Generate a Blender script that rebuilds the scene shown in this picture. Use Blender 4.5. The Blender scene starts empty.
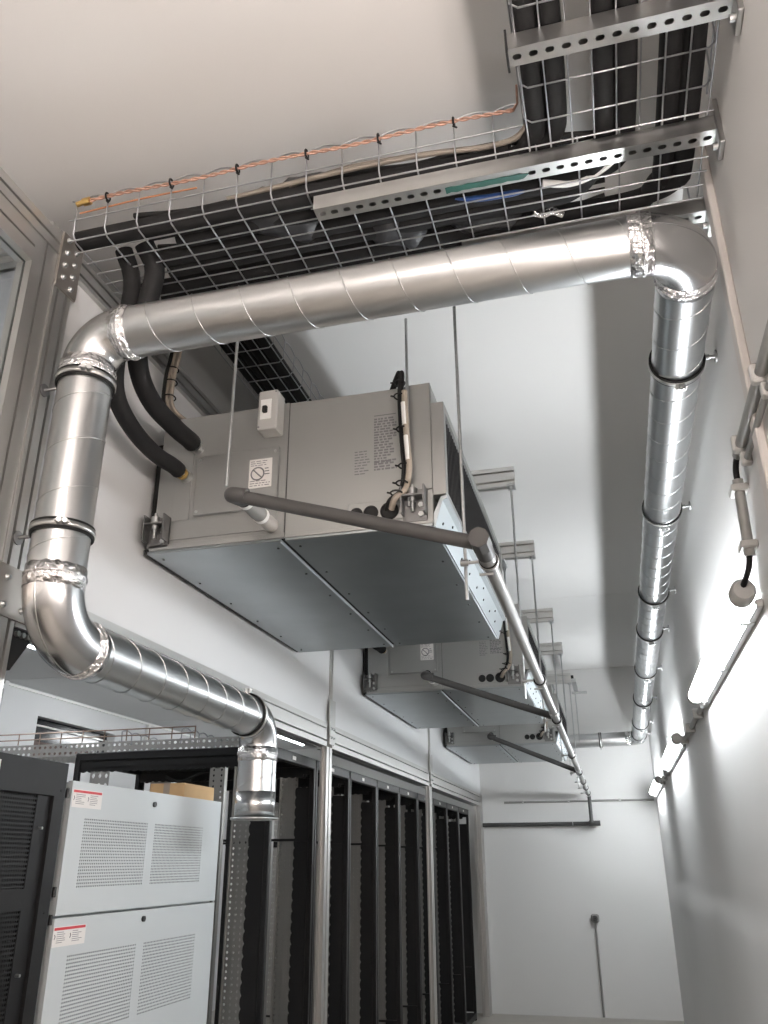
import bpy, math, random
from mathutils import Vector, Matrix
random.seed(7)
PI = math.pi
S = bpy.context.scene
COL = S.collection

# ------------------------------------------------------------------ materials
def mat(name, col, metal=0.0, rough=0.5, noise=0.0, nscale=20.0, bump=0.0, bscale=60.0, spec=0.5,
        rnoise=0.0, stretch=(1, 1, 1), voro=0.0, coat=0.0):
    m = bpy.data.materials.new(name); m.use_nodes = True
    nt = m.node_tree; b = nt.nodes['Principled BSDF']
    b.inputs['Base Color'].default_value = (*col, 1)
    b.inputs['Metallic'].default_value = metal
    b.inputs['Roughness'].default_value = rough
    b.inputs['Specular IOR Level'].default_value = spec
    b.inputs['Coat Weight'].default_value = coat
    tc = nt.nodes.new('ShaderNodeTexCoord'); mp = nt.nodes.new('ShaderNodeMapping')
    mp.inputs['Scale'].default_value = stretch
    nt.links.new(tc.outputs['Object'], mp.inputs['Vector'])
    if noise or rnoise or voro:
        if voro:
            t = nt.nodes.new('ShaderNodeTexVoronoi'); t.inputs['Scale'].default_value = nscale
            out = t.outputs['Color']
        else:
            t = nt.nodes.new('ShaderNodeTexNoise'); t.inputs['Scale'].default_value = nscale
            t.inputs['Detail'].default_value = 5; out = t.outputs['Fac']
        nt.links.new(mp.outputs['Vector'], t.inputs['Vector'])
        amt = noise or voro
        if amt:
            r = nt.nodes.new('ShaderNodeMapRange')
            r.inputs['From Min'].default_value = 0.25; r.inputs['From Max'].default_value = 0.75
            r.inputs['To Min'].default_value = 1 - amt; r.inputs['To Max'].default_value = 1 + amt * 0.5
            nt.links.new(out, r.inputs['Value'])
            mx = nt.nodes.new('ShaderNodeVectorMath'); mx.operation = 'SCALE'
            mx.inputs[0].default_value = col
            nt.links.new(r.outputs['Result'], mx.inputs['Scale'])
            nt.links.new(mx.outputs['Vector'], b.inputs['Base Color'])
        if rnoise:
            r2 = nt.nodes.new('ShaderNodeMapRange')
            r2.inputs['From Min'].default_value = 0.3; r2.inputs['From Max'].default_value = 0.7
            r2.inputs['To Min'].default_value = max(0.05, rough - rnoise); r2.inputs['To Max'].default_value = rough + rnoise
            nt.links.new(out, r2.inputs['Value']); nt.links.new(r2.outputs['Result'], b.inputs['Roughness'])
    if bump:
        t2 = nt.nodes.new('ShaderNodeTexNoise'); t2.inputs['Scale'].default_value = bscale
        t2.inputs['Detail'].default_value = 3
        nt.links.new(mp.outputs['Vector'], t2.inputs['Vector'])
        bp = nt.nodes.new('ShaderNodeBump'); bp.inputs['Strength'].default_value = bump
        bp.inputs['Distance'].default_value = 0.01
        nt.links.new(t2.outputs['Fac'], bp.inputs['Height']); nt.links.new(bp.outputs['Normal'], b.inputs['Normal'])
    return m

def emit(name, col, s):
    m = bpy.data.materials.new(name); m.use_nodes = True
    b = m.node_tree.nodes['Principled BSDF']
    b.inputs['Base Color'].default_value = (0.9, 0.9, 0.9, 1)
    b.inputs['Emission Color'].default_value = (*col, 1)
    b.inputs['Emission Strength'].default_value = s
    return m

M = dict(
    wall=mat('wall_paint', (0.66, 0.655, 0.645), rough=0.75, noise=0.02, nscale=1.5, spec=0.2),
    ceil=mat('ceiling_paint', (0.66, 0.655, 0.645), rough=0.7, noise=0.015, nscale=1.2, spec=0.2),
    panel=mat('wall_panel', (0.66, 0.665, 0.67), rough=0.45, spec=0.4),
    trim=mat('panel_joint', (0.60, 0.565, 0.54), rough=0.5),
    floor=mat('floor_vinyl', (0.30, 0.28, 0.25), rough=0.35, noise=0.1, nscale=6),
    duct=mat('galvanised_duct', (0.56, 0.57, 0.575), 1.0, 0.30),
    elbow=mat('pressed_steel', (0.55, 0.555, 0.56), 1.0, 0.27),
    foil=mat('foil_tape', (0.82, 0.82, 0.83), 1.0, 0.16, bump=1.0, bscale=75),
    galv=mat('galvanised_steel', (0.50, 0.51, 0.51), 1.0, 0.4, voro=0.06, nscale=90),
    gchan=mat('galvanised_channel', (0.52, 0.52, 0.51), 1.0, 0.36, noise=0.08, nscale=15),
    wire=mat('zinc_wire', (0.40, 0.41, 0.43), 1.0, 0.36),
    casing=mat('casing_steel', (0.37, 0.375, 0.365), 0.8, 0.46, noise=0.03, nscale=5),
    casing2=mat('casing_bottom_steel', (0.37, 0.405, 0.42), 0.92, 0.30, noise=0.12, nscale=4),
    casing3=mat('casing_edge_steel', (0.46, 0.50, 0.52), 0.7, 0.45),
    alu=mat('anodised_aluminium', (0.56, 0.555, 0.54), 0.9, 0.38, noise=0.03, nscale=3),
    slot=mat('profile_slot', (0.10, 0.10, 0.10), 0.5, 0.6),
    plate=mat('brown_steel_plate', (0.40, 0.37, 0.34), 0.9, 0.35),
    black=mat('black_rubber', (0.008, 0.008, 0.008), rough=0.6, spec=0.3),
    foam=mat('black_insulation', (0.008, 0.008, 0.0085), spec=0.3, rough=0.75, noise=0.25, nscale=30, bump=0.15, bscale=40),
    tape=mat('black_tape', (0.012, 0.0125, 0.014), rough=0.34, bump=0.5, bscale=45),
    blackm=mat('black_powder_coat', (0.012, 0.012, 0.013), rough=0.42, noise=0.05),
    rackm=mat('rack_black', (0.006, 0.006, 0.0065), spec=0.35, rough=0.42),
    perf=mat('rack_rail_steel', (0.30, 0.295, 0.28), 0.85, 0.40),
    perfl=mat('bright_rail_steel', (0.36, 0.355, 0.34), 0.7, 0.4),
    dark=mat('dark_filter', (0.03, 0.03, 0.032), rough=0.8),
    cabd=mat('charcoal_cabinet', (0.007, 0.007, 0.0075), spec=0.25, rough=0.5, noise=0.03),
    cabg=mat('light_grey_cabinet', (0.47, 0.505, 0.52), rough=0.42, noise=0.02, nscale=3),
    hole=mat('vent_shadow', (0.05, 0.055, 0.06), rough=0.8),
    pvc=mat('grey_pvc', (0.058, 0.057, 0.056), spec=0.25, rough=0.5),
    pvcl=mat('grey_pipe', (0.27, 0.268, 0.262), 0.25, 0.30),
    plastic=mat('pale_plastic', (0.42, 0.415, 0.40), rough=0.4),
    conduit=mat('grey_conduit', (0.24, 0.237, 0.228), rough=0.42),
    conduitd=mat('dark_conduit', (0.20, 0.195, 0.19), rough=0.5),
    white=mat('white_plastic', (0.82, 0.82, 0.80), rough=0.35),
    paper=mat('label_paper', (0.66, 0.64, 0.62), rough=0.6),
    ink=mat('label_ink', (0.16, 0.16, 0.17), rough=0.6),
    inkl=mat('label_faint_ink', (0.17, 0.17, 0.18), rough=0.6),
    red=mat('label_red', (0.45, 0.03, 0.04), rough=0.5),
    brass=mat('brass', (0.62, 0.42, 0.16), 1.0, 0.3),
    copper=mat('copper_wire', (0.50, 0.31, 0.24), 0.6, 0.5, noise=0.2, nscale=60),
    cableb=mat('beige_cable', (0.33, 0.285, 0.235), rough=0.5),
    cableo=mat('orange_cable', (0.36, 0.16, 0.08), rough=0.45),
    guard=mat('guard_wire', (0.30, 0.22, 0.18), 0.6, 0.45),
    bracket=mat('bracket_steel', (0.20, 0.20, 0.20), 0.9, 0.5),
    clampg=mat('clamp_rod_steel', (0.30, 0.30, 0.30), 0.9, 0.45),
    bluep=mat('bluish_panel', (0.50, 0.53, 0.58), rough=0.5),
    cabled=mat('dull_beige_cable', (0.19, 0.165, 0.14), rough=0.5),
    sheet=mat('black_sheet_wrap', (0.020, 0.021, 0.024), rough=0.45, bump=0.3, bscale=20),
    blue=mat('blue_cable_jacket', (0.015, 0.06, 0.22), rough=0.4),
    green=mat('green_paint_mark', (0.012, 0.075, 0.06), rough=0.5),
    card=mat('cardboard', (0.56, 0.38, 0.20), rough=0.75, noise=0.06),
    glass=mat('dark_opening', (0.02, 0.022, 0.025), rough=0.15),
    brown=mat('brown_panel', (0.10, 0.06, 0.05), rough=0.5),
    tube=emit('tube_light_diffuser', (0.93, 0.97, 1.0), 41.0),
    tubew=emit('warm_lamp_diffuser', (1.0, 0.885, 0.82), 62.0),
    tubei=emit('inner_tube_diffuser', (0.95, 0.98, 1.0), 22.0),
)

# ------------------------------------------------------------------ mesh builder
class MB:
    def __init__(s): s.v = []; s.f = []; s.sm = []; s.mi = []; s.mats = []; s.cur = 0
    def m(s, mt):
        if mt not in s.mats: s.mats.append(mt)
        s.cur = s.mats.index(mt); return s
    def add(s, vs, fs, smooth=False):
        o = len(s.v); s.v += [tuple(v) for v in vs]
        for f in fs: s.f.append(tuple(i + o for i in f)); s.sm.append(smooth); s.mi.append(s.cur)
        return s
    def box(s, x0, x1, y0, y1, z0, z1):
        vs = [(x, y, z) for x in (x0, x1) for y in (y0, y1) for z in (z0, z1)]
        return s.add(vs, [(0, 1, 3, 2), (4, 6, 7, 5), (0, 4, 5, 1), (2, 3, 7, 6), (0, 2, 6, 4), (1, 5, 7, 3)])
    def bbox(s, x0, x1, y0, y1, z0, z1, b=0.004):
        # box with chamfered edges
        c = [(x0, x1), (y0, y1), (z0, z1)]; vs = []; idx = {}
        for sx in (0, 1):
            for sy in (0, 1):
                for sz in (0, 1):
                    base = [c[0][sx], c[1][sy], c[2][sz]]; sg = [1 - 2 * sx, 1 - 2 * sy, 1 - 2 * sz]
                    for a in range(3):
                        p = base[:]
                        for k in range(3):
                            if k != a: p[k] += sg[k] * b
                        idx[(sx, sy, sz, a)] = len(vs); vs.append(p)
        fs = []
        for a in range(3):
            u, w = [(1, 2), (0, 2), (0, 1)][a]
            for sd in (0, 1):
                q = []
                for (p1, p2) in ((0, 0), (1, 0), (1, 1), (0, 1)):
                    k = [0, 0, 0]; k[a] = sd; k[u] = p1; k[w] = p2; q.append(idx[(*k, a)])
                fs.append(tuple(q))
            for p1 in (0, 1):
                for p2 in (0, 1):
                    k0 = [0, 0, 0]; k0[u] = p1; k0[w] = p2; k1 = k0[:]; k1[a] = 1
                    fs.append((idx[(*k0, u)], idx[(*k1, u)], idx[(*k1, w)], idx[(*k0, w)]))
        for sx in (0, 1):
            for sy in (0, 1):
                for sz in (0, 1): fs.append(tuple(idx[(sx, sy, sz, a)] for a in range(3)))
        return s.add(vs, fs)
    def path(s, pts, r, n=10, caps=True, closed=False, smooth=True):
        P = [Vector(p) for p in pts]; k = len(P)
        rr = r if isinstance(r, (list, tuple)) else [r] * k
        T = []
        for i in range(k):
            if closed: t = P[(i + 1) % k] - P[i - 1]
            else: t = P[min(i + 1, k - 1)] - P[max(i - 1, 0)]
            T.append(t.normalized())
        a = Vector((0, 0, 1)) if abs(T[0].z) < 0.9 else Vector((1, 0, 0))
        N = T[0].cross(a).normalized(); vs = []
        for i in range(k):
            N = (N - T[i] * N.dot(T[i])).normalized(); Bn = T[i].cross(N)
            for j in range(n):
                an = 2 * PI * j / n; vs.append(P[i] + (N * math.cos(an) + Bn * math.sin(an)) * rr[i])
        fs = []
        for i in range(k if closed else k - 1):
            i2 = (i + 1) % k
            for j in range(n):
                fs.append((i * n + j, i * n + (j + 1) % n, i2 * n + (j + 1) % n, i2 * n + j))
        s.add(vs, fs, smooth)
        if caps and not closed:
            s.add([vs[j] for j in range(n)], [tuple(range(n - 1, -1, -1))]); s.add([vs[(k - 1) * n + j] for j in range(n)], [tuple(range(n))])
        return s
    def cyl(s, p, q, r, n=12): return s.path([p, q], r, n)
    def ring(s, c, ax, R, r, n=32, m=6):
        c = Vector(c); ax = Vector(ax).normalized(); a = Vector((0, 0, 1)) if abs(ax.z) < 0.9 else Vector((1, 0, 0))
        u = ax.cross(a).normalized(); w = ax.cross(u)
        return s.path([c + (u * math.cos(2 * PI * i / n) + w * math.sin(2 * PI * i / n)) * R for i in range(n)], r, m, closed=True)
    def band(s, c, ax, R0, R1, h, n=36, wob=0.0):
        # flat hoop: inner R0, outer R1, width h
        c = Vector(c); ax = Vector(ax).normalized(); a = Vector((0, 0, 1)) if abs(ax.z) < 0.9 else Vector((1, 0, 0))
        u = ax.cross(a).normalized(); w = ax.cross(u); vs = []
        for i in range(n):
            d = u * math.cos(2 * PI * i / n) + w * math.sin(2 * PI * i / n)
            e = random.uniform(-wob, wob); e2 = random.uniform(-wob, wob)
            vs += [c + d * R0 - ax * h / 2, c + d * R1 - ax * (h / 2 + e), c + d * (R1 + abs(wob) * 0.12 * random.random()) + ax * (h / 2 + e2), c + d * R0 + ax * h / 2]
        fs = []
        for i in range(n):
            j = (i + 1) % n
            for k in range(4): fs.append((i * 4 + k, i * 4 + (k + 1) % 4, j * 4 + (k + 1) % 4, j * 4 + k))
        return s.add(vs, fs, True)
    def prism(s, poly, ax, a0, a1):
        # poly in the two other axes (order x,y,z minus ax)
        n = len(poly)
        def mk(p, a):
            return {'x': (a, p[0], p[1]), 'y': (p[0], a, p[1]), 'z': (p[0], p[1], a)}[ax]
        vs = [mk(p, a0) for p in poly] + [mk(p, a1) for p in poly]
        fs = [tuple(range(n)), tuple(range(2 * n - 1, n - 1, -1))]
        for i in range(n): fs.append((i, (i + 1) % n, (i + 1) % n + n, i + n))
        return s.add(vs, fs)
    def profile(s, ax, a0, a1, u0, u1, v0, v1, nu=1, nv=2, gw=0.011, gd=0.024):
        # slotted aluminium extrusion; nu slots on the faces spanning u, nv on the faces spanning v
        poly = []
        def side(p, q, n, inn):
            L = math.hypot(q[0] - p[0], q[1] - p[1]); d = ((q[0] - p[0]) / L, (q[1] - p[1]) / L)
            poly.append(p)
            for k in range(n):
                c = L * (k + 0.5) / n
                for (t, dp) in ((c - gw / 2, 0), (c - gw / 2, gd), (c + gw / 2, gd), (c + gw / 2, 0)):
                    poly.append((p[0] + d[0] * t + inn[0] * dp, p[1] + d[1] * t + inn[1] * dp))
        side((u0, v0), (u1, v0), nu, (0, 1)); side((u1, v0), (u1, v1), nv, (-1, 0))
        side((u1, v1), (u0, v1), nu, (0, -1)); side((u0, v1), (u0, v0), nv, (1, 0))
        return s.prism(poly, ax, a0, a1)
    def hplate(s, f, u0, u1, v0, v1, nu, nv, hu, hv, th=0.0, stagger=False, skip=None):
        # plate with nu x nv rounded holes of half sizes hu, hv; f(u, v, w) -> point
        cu = (u1 - u0) / nu; cv = (v1 - v0) / nv
        for i in range(nu):
            for j in range(nv):
                a, b = u0 + i * cu, v0 + j * cv; mu, mv = a + cu / 2, b + cv / 2
                out = [(a, b), (mu, b), (a + cu, b), (a + cu, mv), (a + cu, b + cv), (mu, b + cv), (a, b + cv), (a, mv)]
                k = min(hu, hv) * 0.45
                inn = [(mu - hu + k, mv - hv + k * 0.3), (mu, mv - hv), (mu + hu - k, mv - hv + k * 0.3), (mu + hu, mv), (mu + hu - k, mv + hv - k * 0.3), (mu, mv + hv), (mu - hu + k, mv + hv - k * 0.3), (mu - hu, mv)]
                vs = [f(p[0], p[1], 0) for p in out] + [f(p[0], p[1], 0) for p in inn]; fs = []
                for q in range(8): fs.append((q, (q + 1) % 8, 8 + (q + 1) % 8, 8 + q))
                if th:
                    vs += [f(p[0], p[1], th) for p in inn]
                    for q in range(8): fs.append((8 + q, 8 + (q + 1) % 8, 16 + (q + 1) % 8, 16 + q))
                s.add(vs, fs)
        return s
    def build(s, name, mt=None, parent=None):
        me = bpy.data.meshes.new(name)
        off = Vector((0, 0, 0)); q = parent
        while q is not None: off += Vector(q.location); q = q.parent
        me.from_pydata([tuple(Vector(v) - off) for v in s.v], [], s.f)
        me.polygons.foreach_set('use_smooth', s.sm)
        if s.mats:
            for x in s.mats: me.materials.append(x)
            me.polygons.foreach_set('material_index', s.mi)
        else: me.materials.append(mt)
        me.update()
        import bmesh
        bm = bmesh.new(); bm.from_mesh(me); bmesh.ops.recalc_face_normals(bm, faces=bm.faces); bm.to_mesh(me); bm.free()
        o = bpy.data.objects.new(name, me); COL.objects.link(o)
        if parent is not None: o.parent = parent
        return o

def tag(o, label=None, cat=None, group=None, kind=None):
    if label: o['label'] = label
    if cat: o['category'] = cat
    if group: o['group'] = group
    if kind: o['kind'] = kind
    return o
def thing(name, label, cat, loc=(0, 0, 0), group=None):
    o = bpy.data.objects.new(name, None); COL.objects.link(o); o.location = loc; o.empty_display_size = 0.1
    return tag(o, label, cat, group)
def struct(mb, name, m=None, label=None):
    o = mb.build(name, m); o['kind'] = 'structure'
    if label: o['label'] = label; o['category'] = name.split('_')[0]
    return o
def solo(mb, name, m, label, cat, group=None):
    return tag(mb.build(name, m), label, cat, group)
def copy_tree(o, parent=None):
    c = o.copy(); COL.objects.link(c)
    if parent is not None: c.parent = parent
    for ch in list(o.children): copy_tree(ch, c)
    return c
def bez(pts, n=8):
    # smooth Catmull-Rom through pts
    P = [Vector(p) for p in pts]; P = [P[0] * 2 - P[1]] + P + [P[-1] * 2 - P[-2]]; out = []
    for i in range(1, len(P) - 2):
        for k in range(n):
            t = k / n; a, b, c, d = P[i - 1], P[i], P[i + 1], P[i + 2]
            out.append(0.5 * ((2 * b) + (c - a) * t + (2 * a - 5 * b + 4 * c - d) * t * t + (3 * b - a - 3 * c + d) * t ** 3))
    out.append(P[-2]); return out

# ------------------------------------------------------------------ camera (solved from the vanishing points)
ROT = [[0.96673089, 0.25575469, -0.00457375], [-0.10344191, 0.37452335, -0.92142934], [-0.2339469, 0.89124733, 0.38851904]]
cam = bpy.data.cameras.new('camera'); co = bpy.data.objects.new('camera', cam); COL.objects.link(co)
cam.sensor_fit = 'VERTICAL'; cam.sensor_height = 36; cam.lens = 828.9 / 1024 * 36; cam.clip_start = 0.02
Rm = Matrix((ROT[0], [-x for x in ROT[1]], [-x for x in ROT[2]])).transposed().to_4x4()
Rm.translation = Vector((0, 0, 1.6)); co.matrix_world = Rm
S.camera = co

# ------------------------------------------------------------------ setting
XR, XL, YB, ZC = 0.47, -1.60, 10.85, 3.857
XI, ZI = -4.81, 3.0
YF = -3.2
struct(MB().box(XI - .2, XR + .2, YF - .2, YB + .2, -0.1, 0), 'floor', M['floor'])
cb = MB().m(M['ceil'])
for (a, b) in ((YF, 7.612), (7.612, YB)):
    cb.box(XI - .2, XR, a + .003, b - .003, ZC, ZC + .08)
cb.box(XI - .2, XR, YF, YB, ZC + .006, ZC + .1)
struct(cb, 'ceiling')
struct(MB().box(XR, XR + .12, YF - .2, YB + .2, 0, ZC + .1), 'wall_right', M['wall'])
struct(MB().box(XI - .3, XR, YB, YB + .12, 0, ZC + .1), 'wall_back', M['wall'])
struct(MB().box(XI - .3, XR, YF - .12, YF, 0, ZC + .1), 'wall_front', M['wall'])
struct(MB().bbox(.448, XR, 2.07, 2.13, 0, ZC, .004), 'trim_1', M['trim'])
# far-left wall of the equipment hall, with its dark window
w = MB()
wy0, wy1, wz0, wz1 = 6.36, 7.6, 2.45, 2.79
w.box(XI - .12, XI, YF, wy0, 0, ZC); w.box(XI - .12, XI, wy1, YB, 0, ZC)
w.box(XI - .12, XI, wy0, wy1, 0, wz0); w.box(XI - .12, XI, wy0, wy1, wz1, ZC)
struct(w, 'wall_left', M['panel'])
win = MB(); win.m(M['glass']).box(XI - .11, XI - .09, wy0, wy1, wz0, wz1)
win.m(M['alu']).box(XI - .09, XI - .07, wy0, wy1, wz1 - .07, wz1 - .055)
win.m(M['brown']).box(XI - .09, XI - .06, wy0, wy1, wz0, wz0 + .14)
struct(win, 'window_1')
w2 = MB(); w2.m(M['hole']).box(XI, XI + .01, 4.2, 5.82, 0.9, 2.93); w2.m(M['panel'])
for yy in (4.16, 5.84): w2.box(XI, XI + .03, yy, yy + .05, 0, 3.0)
w2.box(XI, XI + .03, 4.2, 5.84, 2.93, 2.97)
struct(w2, 'window_2')
# lower hall ceiling with seams, and the cove trim with its bolts
hc = MB().m(M['panel'])
for (a, b) in ((2.0, 3.53), (3.53, 5.86), (5.86, 8.19), (8.19, YB)):
    hc.box(XI, XL - .1, a + .006, b - .006, ZI, ZI + .06)
hc.m(M['alu']).box(XI, XL - .1, 2.0, YB, ZI + .012, ZI + .07)
struct(hc, 'ceiling.001')
struct(MB().box(XI, XI + .02, 5.9, YB, ZI - .03, ZI - .012).box(XI, XI + .035, 8.17, 8.21, 1.5, ZI - .03), 'trim_2', M['white'])
# partition panels above the lower beam
up = MB()
for (a, b) in ((YF, -.95), (-.95, 1.86), (1.95, 4.845), (4.855, 7.745), (7.755, YB)):
    if a > 1: up.box(XL - .05, XL - .02, a, b, 2.28, 3.46)
struct(up, 'wall_partition', M['panel'])

# ------------------------------------------------------------------ partition framing
def jplate(y0, y1, z0, z1, bolts, label, m='plate', skew=0.0, mat2='galv'):
    t = thing('joint_plate', label, 'bracket', (XL, (y0 + y1) / 2, (z0 + z1) / 2))
    MB().prism([(y0, z0 + skew), (y1, z0 - skew), (y1, z1 - skew), (y0, z1 + skew)], 'x', XL, XL + .008).build('plate', M[m], t)
    for (y, z) in bolts:
        MB().path([(XL + .008, y, z), (XL + .011, y, z), (XL + .011, y, z), (XL + .019, y, z)], [.010, .010, .0065, .006], 10).build('bolt', M[mat2], t)
    return t
solo(MB().profile('y', 1.96, YB, XL - .1, XL, 3.452, 3.542), 'aluminium_beam', M['alu'], 'upper slotted aluminium beam running along the top of the partition behind the units', 'beam')
solo(MB().profile('y', YF, 1.86, XL - .1, XL, 3.468, 3.542, 1, 1), 'aluminium_beam', M['alu'], 'upper slotted aluminium beam coming towards the viewer above the framed panel, upper left corner', 'beam')
bay = [1.905, 4.80, 7.70, 10.72]
names = ['between the big plate and the drop duct', 'over the middle row of racks', 'over the farthest racks']
for i in range(3):
    solo(MB().profile('y', bay[i] + .05, bay[i + 1] - .05, XL - .1, XL, 2.222, 2.357), 'aluminium_beam', M['alu'],
         'lower slotted aluminium beam ' + names[i], 'beam')
solo(MB().profile('y', YF, 1.86, XL - .1, XL, 2.222, 2.357), 'aluminium_beam', M['alu'], 'lower aluminium beam running left out of the photo below the framed panel', 'beam')
plab = ['nearest slotted aluminium corner post left of the vertical duct', 'slotted aluminium post standing in front of the racks, nearest full-height one', 'slotted aluminium post in front of the racks, second from the back wall', 'slotted aluminium post at the back wall end of the rack row']
for i, y in enumerate(bay):
    if i == 0:
        p = MB().profile('z', 0, 3.542, XL - .1, XL, y - .045, y + .045, 1, 2)
    else:
        hw = .05 if i < 3 else .10
        p = MB().profile('z', 0, 2.222 if i < 3 else 2.357, XL - (.04 if i < 3 else .08), XL, y - hw, y + hw, 1, 1 if i < 3 else 2, gw=.016)
    solo(p, 'aluminium_post', M['alu'], plab[i], 'post')
for i, (y, l) in enumerate(((4.85, 'narrow aluminium joint strip on the white panel above the nearest full-height post'), (7.75, 'narrow aluminium joint strip on the white panel above the second-farthest post'))):
    solo(MB().box(XL - .02, XL - .008, y - .022, y + .022, 2.36, 3.45).box(XL - .012, XL - .004, y - .008, y + .008, 2.36, 3.45), 'joint_strip', M['alu'], l, 'strip')
jplate(1.858, 1.965, 3.345, 3.56, [(1.885 + .045 * (k % 2), 3.54 - .05 * (k // 2) - .018 * (k % 2)) for k in range(8)], 'brown bolted joint plate at the top of the corner post below the mesh tray', skew=-.002)
jplate(1.70, 2.03, 2.235, 2.38, [(1.72 + .08 * k, 2.345) for k in range(4)] + [(1.72 + .08 * k, 2.265) for k in range(4)], 'brown bolted joint plate at the lower beam behind the bottom of the vertical duct')
for y, l in ((4.83, 'light bolted joint plate where the nearest full-height post meets the lower beam'), (7.73, 'light bolted joint plate over the second-farthest post')):
    jplate(y - .05, y + .05, 2.24, 2.50, [(y - .022 + .044 * (k % 2), 2.28 + .05 * (k // 2)) for k in range(4)], l, m='alu')
# gusset below the lower-left plate
t = thing('corner_bracket', 'dark angled corner bracket under the lower-left joint plate', 'bracket', (XL, 1.98, 2.2))
MB().prism([(1.955, 2.222), (2.06, 2.222), (2.05, 2.205), (1.975, 2.10), (1.955, 2.10)], 'x', XL - .08, XL - .01).build('gusset', M['blackm'], t)
for k in range(4): MB().cyl((XL - .012, 1.975 + .022 * k, 2.205), (XL + .002, 1.975 + .022 * k, 2.205), .008).build('bolt', M['galv'], t)

# framed panel at the left edge
t = thing('door_1', 'grey aluminium framed panel with pale infill at the left edge', 'door', (XL, 0.9, 0)); t['kind'] = 'structure'
del t['category']; del t['label']
fr = MB().m(M['alu'])
def fbar(y0, y1, z0, z1, vert):
    if vert: fr.profile('z', z0, z1, XL - .06, XL - .004, y0, y1, 1, 1, gw=.009, gd=.022)
    else: fr.profile('y', y0, y1, XL - .06, XL - .004, z0, z1, 1, 1, gw=.009, gd=.022)
fbar(1.75, 1.857, 2.36, 3.465, True); fbar(-.5, 1.75, 3.355, 3.465, False); fbar(1.75, 1.857, 0, 2.2, True)
fbar(-.5, 1.75, 2.36, 2.44, False); fbar(-.6, -.5, 2.36, 3.465, True)
fr.build('door_frame', None, t)
gp = bpy.data.materials.new('clear_pane'); gp.use_nodes = True; nt = gp.node_tree; nt.nodes.clear()
o_ = nt.nodes.new('ShaderNodeOutputMaterial'); mx = nt.nodes.new('ShaderNodeMixShader'); tr = nt.nodes.new('ShaderNodeBsdfTransparent'); gl = nt.nodes.new('ShaderNodeBsdfGlossy')
gl.inputs['Roughness'].default_value = .03; tr.inputs['Color'].default_value = (.90, .93, .94, 1); mx.inputs[0].default_value = .07
nt.links.new(tr.outputs[0], mx.inputs[1]); nt.links.new(gl.outputs[0], mx.inputs[2]); nt.links.new(mx.outputs[0], o_.inputs[0])
MB().box(XL - .036, XL - .030, -.5, 1.755, 2.43, 3.36).build('glass_pane', gp, t)
struct(MB().box(XI, XL - .1, 1.96, 1.99, 2.05, 3.535), 'wall_cross', M['bluep'])
solo(MB().profile('x', XI, XL - .1, 1.92, 1.99, 3.537, 3.683, 1, 2), 'aluminium_beam', M['alu'], 'slotted cross beam seen through the glass at the left edge', 'beam')

# ------------------------------------------------------------------ spiral duct
R = 0.08
def spiral(mb, p, q, pitch=.155, ph=0.0):
    p = Vector(p); q = Vector(q); L = (q - p).length; ax = (q - p) / L
    n = max(2, int(L / .12)); mb.m(M['duct']).path([p.lerp(q, i / n) for i in range(n + 1)], R, 64, caps=False)
    a = Vector((0, 0, 1)) if abs(ax.z) < .9 else Vector((1, 0, 0)); u = ax.cross(a).normalized(); w_ = ax.cross(u)
    k = int(L / pitch * 40); pts = []
    for i in range(k + 1):
        an = 2 * PI * i / 40 + ph; pts.append(p + ax * (L * i / k) + (u * math.cos(an) + w_ * math.sin(an)) * (R + .0006))
    mb.path(pts, .0017, 5); return mb
def elbow(mb, c0, c1, c2, r, n=18):
    # corner c1, coming from c0, leaving to c2, bend radius r; returns tangent points
    a = (Vector(c0) - Vector(c1)).normalized(); b = (Vector(c2) - Vector(c1)).normalized(); c1 = Vector(c1)
    O = c1 + (a + b) * r; pts = []; out = []
    nn = a.cross(b)
    for i in range(n + 1):
        t = PI / 2 * i / n; d = (-b) * math.cos(t) + (-a) * math.sin(t)
        pts.append(O + d * r); out.append(O + d * (r + R + .001))
    mb.path(pts, R + .0015, 64, caps=False); mb.path(out, .0028, 5)
    return c1 + a * r, c1 + b * r
A = (.345, 1.9, 3.13); Bc = (-1.45, 1.9, 3.13); Cc = (-1.45, 1.9, 2.17); D = (-1.45, 3.39, 2.165); E_ = (-1.45, 3.39, 1.765)
F = (.345, 10.55, 2.94); Gd = (-1.58, 10.55, 2.90)
duct = thing('spiral_duct', 'long galvanised spiral duct crossing the room, down the left side and along the right wall', 'duct', (-.5, 1.9, 3.13))
def tapeband(c, ax, h, l=None):
    o = MB().band(c, ax, R + .001, R + .0035, h, 48, wob=.0035).build('foil_tape', M['foil'], duct)
    MB().band(Vector(c) + Vector(ax) * .004, ax, R + .001, R + .0075, .007, 40, wob=.002).build('foil_bead', M['foil'], o)
def V(*a): return Vector(a)
seg = []
for (c0, c1, c2, r) in ((F, A, Bc, .14), (A, Bc, Cc, .12), (Bc, Cc, D, .15), (Cc, D, E_, .115), (A, F, Gd, .10)):
    mb = MB(); t0, t1 = elbow(mb, c0, c1, c2, r); mb.build('elbow', M['elbow'], duct); seg.append((t0, t1))
for (p, q) in ((seg[0][1], seg[1][0]), (seg[1][1], seg[2][0]), (seg[2][1], seg[3][0]), (seg[3][1], V(*E_)), (seg[0][0], seg[4][0]), (seg[4][1], V(*Gd))):
    spiral(MB(), p, q, ph=random.random() * 6).build('straight_section', None, duct)
X_, Y_, Z_ = V(1, 0, 0), V(0, 1, 0), V(0, 0, 1)
tapeband(seg[0][1] + X_ * .012, X_, .062); tapeband(seg[0][0] + Y_ * .01, Y_, .05)
tapeband(seg[1][0] + X_ * .008, X_, .055); tapeband(seg[1][1] - Z_ * .012, Z_, .062)
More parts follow.
